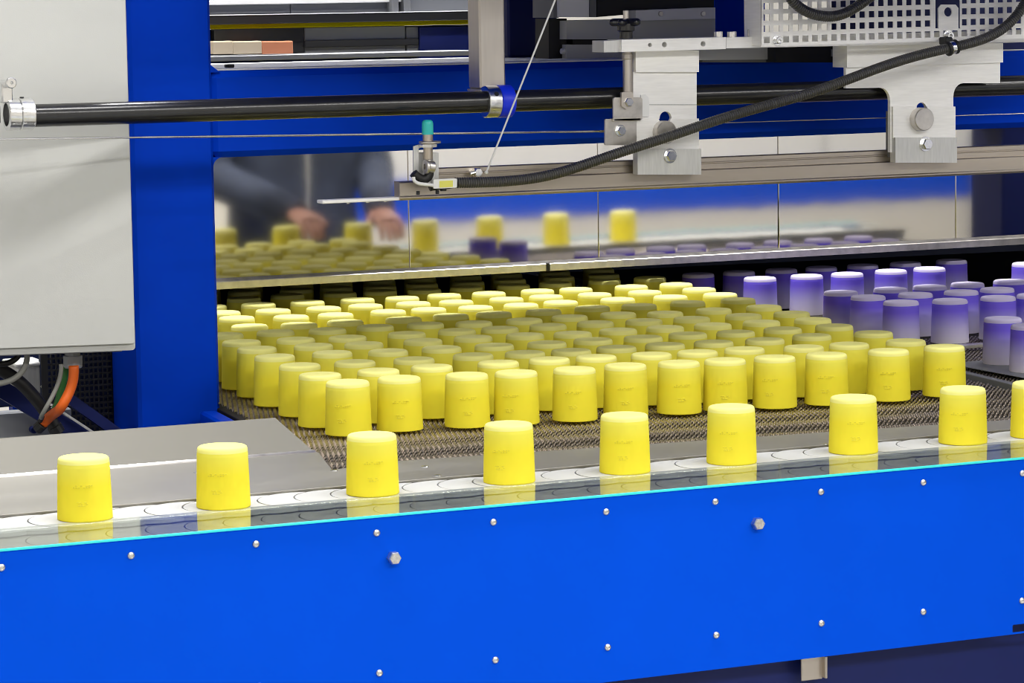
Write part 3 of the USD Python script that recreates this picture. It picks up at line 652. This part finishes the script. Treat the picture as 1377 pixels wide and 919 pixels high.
# navy back panel behind the guard
nb = thing('back_panel', 'navy blue sheet panel seen through the square holes of the guard', 'panel')
a, b = at(1100, 62, y=1.16), at(1700, 40, y=1.16)
obj('sheet', cbox(a[0], b[0], YF+.02, YF+.03, ZT+.002, .81, .001), 'navy', nb); obj('fold', cbox(a[0], b[0], YF+.02, YF+.06, .80, .812, .001), 'navy', nb)

# equipment behind the arm: aluminium profiles and black drive
def eq(name, label, c, items):
    t = thing(name, label, c)
    for nm, px, y, th, m in items: obj(nm, plate(px, y, th), m, t)
    return t
YE = 1.24
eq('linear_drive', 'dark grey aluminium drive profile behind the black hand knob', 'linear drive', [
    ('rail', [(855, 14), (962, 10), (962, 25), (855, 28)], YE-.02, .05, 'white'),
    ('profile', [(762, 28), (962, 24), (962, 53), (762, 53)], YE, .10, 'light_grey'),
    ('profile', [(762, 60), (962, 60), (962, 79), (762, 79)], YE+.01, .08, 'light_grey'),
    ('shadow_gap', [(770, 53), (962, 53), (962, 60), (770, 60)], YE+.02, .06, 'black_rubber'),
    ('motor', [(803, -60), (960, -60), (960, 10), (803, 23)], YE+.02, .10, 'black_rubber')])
t = stage.GetPrimAtPath('/World/linear_drive')
for px in (888, 945): w = at(px, 18.5, y=YE-.02); obj('screw', cyl((w[0], YE-.019, w[2]), (w[0], YE-.024, w[2]), .005, 14), 'steel', t)
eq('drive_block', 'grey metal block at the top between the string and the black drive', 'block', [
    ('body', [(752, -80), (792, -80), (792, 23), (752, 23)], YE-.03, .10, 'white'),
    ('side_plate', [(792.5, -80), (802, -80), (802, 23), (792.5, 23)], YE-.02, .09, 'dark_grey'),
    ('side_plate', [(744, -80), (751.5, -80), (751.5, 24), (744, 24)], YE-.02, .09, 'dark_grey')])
eq('cable_outlet', 'black recessed outlet with a white plug beside the blue upright', 'outlet', [('body', [(738, 25), (762, 25), (762, 79), (738, 79)], YE+.03, .06, 'black_rubber')])
t = stage.GetPrimAtPath('/World/cable_outlet')
w = at(755, 69, y=YE+.03); obj('plug', cyl((w[0]-.006, YE+.02, w[2]), (w[0]+.006, YE+.02, w[2]), .0055, 16), 'white', t)
obj('wire_loop', tube([at(a, b, y=YE+.02) for a, b in ((757, 30), (762, 38), (760, 45), (757, 50))], .0016, 8, 20), 'white', t)
eq('support_plate', 'grey metal plate under the mounting arm left of the black box', 'plate', [('plate', [(938, 65), (1042, 64), (1042, 80), (938, 81)], .98, .0995, 'light_grey'), ('foot', [(945, 81), (1035, 80), (1035, 84), (945, 84)], .985, .05, 'dark_grey')])
eq('black_box', 'flat black box with small grey emblem under the perforated guard', 'box', [('body', [(1043, 62), (1134, 61), (1134, 84), (1043, 84)], .95, .1295, 'black_rubber'), ('emblem_plate', [(1118, 66.5), (1133, 66.5), (1133, 76), (1118, 76)], .949, .002, 'mid_grey'), ('emblem_bar', [(1121, 73), (1131, 73), (1131, 74.2), (1121, 74.2)], .9485, .001, 'black_rubber'), ('emblem_bar', [(1121, 70), (1131, 70), (1131, 70.8), (1121, 70.8)], .9485, .001, 'black_rubber')])

# ================================================================== conduits
YQ = .755
cd = thing('cable_conduit', 'black corrugated conduit rising from the sensor to the upper right', 'conduit')
path = [(612, 246, .765), (640, 245.5, .762), (690, 243, .76), (735, 236.5, .757), (785, 222, .752), (840, 203, .742), (900, 183.5, .735), (960, 163, .728), (1020, 145, .722), (1080, 128, .716), (1140, 107, .712), (1190, 88.5, .710), (1230, 76, .710), (1275, 65, .708), (1315, 55, .706), (1345, 41, .704), (1366, 22, .702), (1382, -5, .70), (1390, -45, .70), (1392, -85, .70), (1392, -121, .70)]
obj('sleeve', corrugated([P(a, b, y) for a, b, y in path], .0093), 'conduit', cd, smooth=25)
w = P(1277, 65, .708); w2 = P(1291, 61, .708); d = (w2-w)/np.linalg.norm(w2-w)
obj('clamp', cat([ring(w-d*.006, w+d*.000, .0135, .0085, 24), ring(w+d*.010, w+d*.015, .0135, .0085, 24)]), 'black_rubber', cd, smooth=40)
obj('clamp_band', ring(w+d*.000, w+d*.010, .0122, .009, 24), 'chrome', cd, smooth=40, label='bright metal clamp band')
obj('clamp_strap', cbox(w[0]-.006, w[0]+.010, .712, YG, w[2]+.006, w[2]+.020, .002), 'black_rubber', cd)
hs2 = thing('cable_conduit', 'short black corrugated hose loop hanging before the perforated guard', 'conduit')
obj('sleeve', corrugated([P(a, b, .705) for a, b in ((1036, -121), (1040, -80), (1050, -35), (1062, -4), (1080, 13), (1105, 21.5), (1130, 20), (1152, 9), (1175, -8), (1205, -40), (1232, -80), (1244, -121))], .0095), 'conduit', hs2, smooth=25)
obj('end_sleeve', cyl(P(1036, -108, .705), P(1036, -120, .705), .0115, 16), 'black_rubber', hs2)

# ================================================================== proximity sensor
YS = .765
ps = thing('proximity_sensor', 'small metal sensor with turquoise cap standing on the rail end', 'sensor')
a = at(575, 170, y=YS); s = mpp(575, 170, YS)
zz = lambda py: at(575, py, y=YS)[2]
obj('cap', lathe([(0, zz(181)), (7.8*s, zz(181)), (7.8*s, zz(167)), (7.*s, zz(163.5)), (5*s, zz(161.5)), (0, zz(161))], (a[0], YS, 0), (0, 0, 1), 28), 'teal', ps, smooth=40, label='turquoise plastic cap')
obj('barrel', lathe([(0, zz(214)), (6.4*s, zz(214)), (6.4*s, zz(190)), (7*s, zz(189)), (7*s, zz(180)), (0, zz(180))], (a[0], YS, 0), (0, 0, 1), 24), 'rail_steel', ps, smooth=40)
thr = [(0, zz(238))]
for k in range(9): thr += [(6.6*s, zz(226-k*1.4)), (5.9*s, zz(226-k*1.4-.7))]
obj('thread', lathe([(0, zz(228)), *thr[1:], (0, zz(212))], (a[0], YS, 0), (0, 0, 1), 20), 'chrome', ps)
obj('washer', cyl((a[0]+3*s, YS, zz(193)), (a[0]+3*s, YS, zz(190)), 15*s, 28), 'steel', ps, smooth=40)
obj('nut', lathe([(0, zz(198)), (12*s, zz(198)), (12*s, zz(194)), (0, zz(194))], (a[0], YS, 0), (0, 0, 1), 6), 'chrome', ps)
obj('bracket', cat([plate([(556, 197), (575, 191), (575, 195), (563, 200), (563, 236), (568, 243), (560, 243), (556, 230)], YS+.008, .003), plate(prect(556, 205, 590, 246), YS+.014, .003, rnd=.003)]), 'aluminium_dull', ps)
w = at(575, 224, y=YS-.008); obj('cable_nut', cat([cyl((w[0]-.002, YS-.012, w[2]), (w[0]+.010, YS-.012, w[2]-.001), 8*s, 18), ring((w[0]-.007, YS-.012, w[2]), (w[0]-.002, YS-.012, w[2]), 10*s, 4*s, 20)]), 'steel', ps, smooth=40)
obj('elbow', tube([at(u, v, y=YS-.006) for u, v in ((577, 230), (576, 237), (571, 241), (560, 237), (556, 233))], 6.3*s, 12, 24), 'black_rubber', ps, smooth=True)
obj('white_cable', tube([at(u, v, y=YS-.014) for u, v in ((556, 238), (558, 244), (566, 247.5), (576, 248.5), (584, 250))], 2.4*s, 10, 24), 'white', ps, smooth=True)
obj('lead', tube([at(u, v, y=YS-.008) for u, v in ((578, 252), (590, 250), (600, 249), (614, 246.5))], 5.5*s, 12, 24), 'black_rubber', ps, smooth=True)
lb = obj('label_sleeve', plate([(583, 241.5), (614.5, 240), (614.5, 252.5), (583, 254)], YS-.017, .012, rnd=.002), 'white', ps, label='white sleeve with yellow label')
obj('label', plate([(591, 243.5), (609, 242.8), (609, 251.5), (591, 252.5)], YS-.0176, .001), 'yellow_label', lb)
obj('cable_tie', cat([vcyl(596, 252, 257, 4.5, YS-.010), vcyl(562, 257, 262, 2.5, YS-.006), vcyl(588, 256, 261, 2.5, YS-.006)]), 'black_rubber', ps)

# ================================================================== cups
def cup_body(zt):
    r = np.array([(.0345, .0005), (.0375, 0.0), (.0379, .0012), (.0368, .040), (.0357, .0705), (.0360, .0722), (.0357, .0740), (.0354, .0775)])
    inner = np.array([(.0325, .066), (.0342, .030), (.0345, .0005)])
    return lathe(np.vstack([r, [(.0325, .0775)], inner]), n=40)
def cup_base(): return lathe([(0, .0640), (.0322, .0640), (.0325, .0660), (.0325, .0775), (.0354, .0775), (.0351, .0812), (.0340, .0838), (.0320, .0851), (.029, .0855), (.024, .0853), (0, .0851)], n=40)
def print_mark():
    out = []; rr = np.random.default_rng(3)
    for zc, n, wd in ((.0500, 9, .0032), (.0475, 7, .0030), (.0270, 4, .004), (.0245, 5, .003), (.0225, 3, .004)):
        for k in range(n):
            if rr.random() < .25: continue
            th = -math.pi/2+(k-(n-1)/2)*.095-.18; R_ = .0379-.0011*zc/.040*1.0+.00015
            c = np.array([R_*math.cos(th), R_*math.sin(th), zc]); t = np.array([-math.sin(th), math.cos(th), 0])
            nrm = np.array([math.cos(th), math.sin(th), 0]); up = np.array([0, 0, 1.])
            h_ = .0006*(.6+rr.random()*.6)
            v = [c+sx*t*wd*.4+sz*up*h_+sn*nrm*.0003 for sn in (-1, 1) for sx in (-1, 1) for sz in (-1, 1)]
            out.append(trimesh.convex.convex_hull(np.array(v)))
    return cat(out)
BODY, BASE, MARK = cup_body(0), cup_base(), print_mark()
ORD = ['first', 'second', 'third', 'fourth', 'fifth', 'sixth', 'seventh', 'eighth', 'ninth', 'tenth', 'eleventh', 'twelfth', 'thirteenth', 'fourteenth', 'fifteenth', 'sixteenth']
proto = {}
def cup(colour, label, x, y, z, group, marked=False, rot=0.):
    key = (colour, marked)
    if key in proto: return dup(proto[key], 'glass_cup', label, (x, y, z), rot, group)
    t = thing('glass_cup', label, 'cup', (x, y, z), rot, group)
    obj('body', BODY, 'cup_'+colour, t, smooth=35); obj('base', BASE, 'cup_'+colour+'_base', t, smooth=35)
    if marked: obj('print', MARK, 'print_ink', t)
    proto[key] = t
    return t
# cups standing singly on the plate chain
xs = [at(px, py-5.5, z=0.)[0] for px, py in ((122, 706), (305, 688), (499, 668), (680.5, 651.5), (832, 637), (980, 626), (1146, 612.5), (1298.5, 601))]
faces = math.degrees(YAW)
for i, x in enumerate(xs):
    cup('yellow', f'bright yellow cup on the white plates, {ORD[i]} from the left', x, 0.0, 0.0, 'cups on the plate chain', True, -faces*.0-25+rng.uniform(-14, 14))
for i, x in enumerate((.21, .394, .603, .80, .995, 1.2, 1.41)):
    cup('yellow', f'yellow cup on white plates, {ORD[i]} beyond the right picture edge', x, 0.0, 0.0, 'cups on the plate chain', True, rng.uniform(-30, 0))
A_ = lambda x, y: (280+x/4.59, 360+y/4.59)
B_ = lambda x, y: (500+x/4.59, 360+y/4.59)
C_ = lambda x, y: (720+x/4.59, 360+y/4.59)
D_ = lambda x, y: (900+x/4.59, 360+y/4.59)
E_ = lambda x, y: (1080+x/4.636, 340+y/4.636)
rows = [
 [(A_, [(860, 700), (1178, 675)]), (B_, [(585, 655), (890, 640), (1250, 620)]), (C_, [(555, 597), (885, 580), (1170, 565)]), (D_, [(650, 548), (970, 530)]), (E_, [(532, 605), (880, 580)])],
 [(A_, [(690, 655), (1050, 630)]), (B_, [(370, 605), (780, 580), (1095, 560)]), (C_, [(375, 545), (715, 530), (1000, 515), (1290, 497)]), (D_, [(830, 485), (1110, 468)]), (E_, [(640, 545)])],
 [(A_, [(565, 597), (905, 577), (1270, 560)]), (B_, [(625, 535), (945, 520), (1230, 507)]), (C_, [(500, 488), (800, 470), (1100, 455), (1416, 440)]), (D_, [(880, 415), (1260, 397)])],
 [(A_, [(410, 542), (765, 520), (1110, 510)]), (B_, [(430, 490), (755, 475), (1080, 460), (1365, 440)]), (C_, [(665, 425), (940, 405), (1235, 393)]), (D_, [(700, 373), (1017, 355)])],
 [(A_, [(300, 493), (650, 475), (960, 465), (1325, 445)]), (B_, [(625, 425), (945, 410), (1240, 400)]), (C_, [(510, 380), (800, 364), (1095, 348), (1395, 330)]), (D_, [(885, 315)])],
 [(A_, [(205, 452), (540, 437), (860, 425), (1225, 402)]), (B_, [(525, 383), (790, 370), (1087, 352)]), (C_, [(370, 335), (670, 322), (965, 308), (1285, 290)]), (D_, [(755, 275)])],
 [(A_, [(100, 408), (415, 390), (735, 378), (1030, 358)]), (B_, [(330, 343), (630, 335), (940, 318), (1220, 298)]), (C_, [(510, 280), (800, 275), (1100, 255), (1410, 236)])],
 [(A_, [(255, 355), (560, 345), (845, 328), (1205, 310)]), (B_, [(487, 290), (752, 277), (1060, 262)]), (C_, [(350, 240), (640, 228), (940, 210), (1250, 192)])],
 [(A_, [(175, 305), (510, 298), (785, 285), (1110, 265)]), (B_, [(350, 252), (640, 240), (920, 225), (1165, 208)]), (C_, [(507, 190), (833, 175), (1140, 160)])],
 [(A_, [(90, 272), (400, 260), (712, 245), (970, 230)]), (B_, [(255, 215), (520, 205), (830, 188), (1075, 173)]), (C_, [(365, 160), (675, 145), (1010, 128)])],
 [(A_, [(8, 235), (310, 222), (612, 208), (921, 192), (1197, 182)]), (B_, [(446, 165), (722, 153), (1022, 138)]), (C_, [(250, 128), (592, 112), (868, 98)])],
]
HT = .0855
taken = []
for r, groups in enumerate(rows):
    for i, (px, py) in enumerate(f(*q) for f, qs in groups for q in qs):
        w = at(px, py, z=HT)
        tone = 'pale yellow' if r == 0 and i < 7 else 'brightly lit yellow' if r >= 9 else 'shaded yellow'
        where = 'front row of the mesh belt' if r == 0 else f'{ORD[r]} row behind the front row' if r < 10 else 'rearmost bright row before the screen'
        cup('yellow', f'{tone} cup, {ORD[i]} from left in the {where}', w[0], w[1], 0.0, 'yellow cups on the mesh belt', r == 0, -25+rng.uniform(-14, 14) if r == 0 else rng.uniform(0, 360))
        taken.append(w)
for r, (dy, nm) in enumerate(((0, 'nearest dim row'), (.125, 'second dim row'), (.25, 'third dim row'))):
    base = [(A_, [(-60, 205), (250, 192), (520, 172), (845, 160), (1095, 148)]), (B_, [(360, 140), (620, 125), (910, 112), (1170, 98)]), (C_, [(465, 82), (745, 66)])]
    for i, (px, py) in enumerate(f(*q) for f, qs in base for q in qs):
        w = at(px, py, z=HT); cup('yellow', f'dim yellow cup under the screen, {ORD[i]} from left in {nm}', w[0]-.05*(r % 2), w[1]+dy+.03, 0.0, 'yellow cups inside the oven mouth', False, rng.uniform(0, 360))
prow = [('nearest pair at the right', [(E_, [(1245, 412), (1415, 455)])]),
        ('row just behind the cross bar', [(E_, [(610, 300), (915, 290), (1215, 272), (1440, 258)])]),
        ('second row behind the cross bar', [(E_, [(405, 268), (700, 252), (985, 236), (1210, 220)])]),
        ('third row behind the cross bar', [(E_, [(235, 240), (545, 220), (790, 205), (1025, 188), (1290, 170)])]),
        ('bright rear row before the screen', [(D_, [(560, 60), (848, 45), (1098, 33)]), (E_, [(547, 107), (787, 92), (1400, 62)])])]
for nm, groups in prow:
    for i, (px, py) in enumerate(f(*q) for f, qs in groups for q in qs):
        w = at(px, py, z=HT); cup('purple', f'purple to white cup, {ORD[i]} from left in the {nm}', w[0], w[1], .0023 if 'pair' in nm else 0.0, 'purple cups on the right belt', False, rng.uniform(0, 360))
k = 0
for x in (1.13, 1.24, 1.36, 1.48):
    for y in (1.19, 1.32):
        cup('purple', f'purple cup beyond the right picture edge, {ORD[k]} of that group', x, y-.004*k, 0.0, 'purple cups beyond the frame'); k += 1
for i, x in enumerate((.66, .76, .865, .965, 1.07, 1.18, 1.30)):
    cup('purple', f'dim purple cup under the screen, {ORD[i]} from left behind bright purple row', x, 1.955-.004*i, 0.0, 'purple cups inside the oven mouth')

# ================================================================== camera side of the hall, seen in the polished screen
om = thing('opposite_machine', 'white machine with a blue bolted band standing across the aisle, seen mirrored', 'machine')
xo0, xo1, yo = 1.7, 7.5, -3.8
obj('housing', cbox(xo0, xo1, yo-1.2, yo, FLOOR+.1, -.06, .01), 'wall', om)
obj('upper_housing', cbox(xo0, xo1, yo-1.2, yo, -.0595, 1.3, .01), 'white', om)
obj('plinth', cbox(xo0+.03, xo1-.03, yo-1.15, yo-.05, FLOOR, FLOOR+.1, .005), 'dark_grey', om)
obj('blue_band', cbox(xo0-.003, 5.05, yo, yo+.012, -.225, -.055, .003), 'blue_panel', om)
obj('dark_column', cbox(5.06, 5.5, yo, yo+.05, FLOOR, 1.3, .005), 'navy', om)
for k in range(18):
    x = xo0+.12+k*.19
    if x < 5: obj('bolt', lathe([(0, 0), (.012, 0), (.009, .006), (0, .007)], (x, yo+.012, -.075), (0, 1, 0), 12), 'chrome', om)
for k in range(5): obj('door_seam', cbox(2.2+k*1.05, 2.21+k*1.05, yo, yo+.003, -.02, 1.2, .001), 'dark_grey', om)

# person standing beside the conveyor, right of the frame
def body(joints, bones, res=.014, it=12):
    ms = []
    for a, b in bones:
        pts = []
        for j in (a, b):
            c, r = joints[j]; pts.append(trimesh.creation.icosphere(2, 1.0).vertices*np.asarray(r)+np.asarray(c))
        ms.append(manifold3d.Manifold.hull_points(np.vstack(pts)))
    m = manifold3d.Manifold.batch_boolean(ms, manifold3d.OpType.Add).refine_to_length(res)
    me = m.to_mesh(); t = trimesh.Trimesh(me.vert_properties[:, :3], me.tri_verts)
    trimesh.smoothing.filter_taubin(t, iterations=it); return t
PX, PY = .60, -.50
pe = thing('person', 'person in dark navy jacket standing at the conveyor, seen mirrored in the steel screen', 'person', (PX, PY, FLOOR))
J = {'pel': ((0, 0, .97), (.195, .135, .10)), 'wai': ((0, .01, 1.12), (.19, .13, .10)), 'che': ((0, .02, 1.34), (.20, .13, .13)), 'shl': ((-.17, .01, 1.44), .066), 'shr': ((.17, .01, 1.44), .066), 'neck': ((0, .02, 1.50), .058), 'nk2': ((0, .035, 1.56), .052),
     'ell': ((-.265, .04, 1.15), .060), 'wrl': ((-.10, .27, 1.06), .045), 'elr': ((.245, .02, 1.15), .062), 'wrr': ((.16, .27, 1.05), .045), 'hem': ((0, 0, .88), (.200, .14, .06)), 'htl': ((-.03, .0, 1.30), .1)}
obj('jacket', body(J, [('hem', 'pel'), ('pel', 'wai'), ('wai', 'che'), ('che', 'shl'), ('che', 'shr'), ('shl', 'shr'), ('neck', 'che'), ('shl', 'ell'), ('ell', 'wrl'), ('shr', 'elr'), ('elr', 'wrr')]), 'jacket', pe, smooth=True)
obj('zipper', cyl((-.005, .142, .92), (-.005, .15, 1.38), .005, 8), 'aluminium_dull', pe)
J2 = {'hl': ((-.09, 0, .90), .095), 'hr': ((.09, 0, .90), .095), 'kl': ((-.10, .02, .50), .062), 'kr': ((.10, .01, .50), .062), 'al': ((-.105, -.02, .09), .045), 'ar': ((.105, -.03, .09), .045)}
obj('trousers', body(J2, [('hl', 'hr'), ('hl', 'kl'), ('kl', 'al'), ('hr', 'kr'), ('kr', 'ar')]), 'trousers', pe, smooth=True)
for s in (-1, 1):
    J3 = {'h': ((s*.105, -.05, .045), (.042, .045, .045)), 't': ((s*.12, .15, .028), (.045, .05, .028)), 'a': ((s*.105, -.02, .09), .05)}
    obj('shoe', body(J3, [('h', 't'), ('a', 'h'), ('a', 't')], .012, 6), 'black_rubber', pe, smooth=True)
JH = {'c': ((0, .035, 1.66), (.075, .092, .105)), 'j': ((0, .075, 1.585), (.045, .045, .04)), 'n': ((0, .035, 1.55), .05), 'n2': ((0, .02, 1.49), .055), 'no': ((0, .135, 1.645), (.012, .014, .018)), 'nb': ((0, .115, 1.67), .012), 'el': ((-.078, .03, 1.645), (.012, .022, .032)), 'er': ((.078, .03, 1.645), (.012, .022, .032)), 'ci': ((0, .03, 1.645), (.06, .05, .05)), 'li': ((0, .118, 1.605), (.022, .010, .010))}
hd = obj('head', body(JH, [('c', 'j'), ('j', 'n'), ('c', 'n'), ('n', 'n2'), ('no', 'nb'), ('nb', 'c'), ('el', 'ci'), ('er', 'ci'), ('li', 'j')], .009, 6), 'skin', pe, smooth=True)
for s in (-1, 1): obj('eye', trimesh.creation.icosphere(2, .011).apply_translation([s*.03, .116, 1.672]), 'white', hd, smooth=True)
hv = trimesh.creation.icosphere(4, 1.0); hv.vertices *= [.082, .100, .112]; hv.vertices += [0, .028, 1.672]
hv.update_faces((hv.triangles_center[:, 2] > 1.70) | (hv.triangles_center[:, 1] < .03)); hv.remove_unreferenced_vertices()
obj('hair', hv, 'hair', hd, smooth=True)
for s, wr in ((-1, (-.10, .27, 1.06)), (1, (.16, .27, 1.05))):
    w0 = np.array(wr); d = np.array([-.10*s*-1*-1, .93, -.22]); d /= np.linalg.norm(d); side = np.cross(d, [0, 0, 1]); side /= np.linalg.norm(side); dn = np.cross(side, d)*-1
    J4 = {'w': (w0, .027), 'p0': (w0+d*.045, (.034, .03, .017)), 'p1': (w0+d*.085, (.038, .03, .014))}; bn = [('w', 'p0'), ('p0', 'p1')]
    for k in range(4):
        o_ = (k-1.5)*.0195; L_ = (.065, .075, .070, .055)[k]
        a0 = w0+d*.080+side*o_; a1 = a0+d*L_*.5+dn*.006; a2 = a1+d*L_*.3+dn*.014; a3 = a2+d*L_*.18+dn*.016
        for nm_, q, r_ in (('a', a0, .010), ('b', a1, .0092), ('c', a2, .0085), ('d', a3, .0075)): J4[f'{nm_}{k}'] = (q, r_)
        bn += [(f'a{k}', f'b{k}'), (f'b{k}', f'c{k}'), (f'c{k}', f'd{k}')]
    sd = side*(-s)
    J4.update({'t0': (w0+d*.03+sd*.025, .014), 't1': (w0+d*.065+sd*.050+dn*.008, .011), 't2': (w0+d*.093+sd*.055+dn*.015, .009)}); bn += [('t0', 't1'), ('t1', 't2')]
    obj('hand', body(J4, bn, .0035, 6), 'skin', pe, smooth=True)
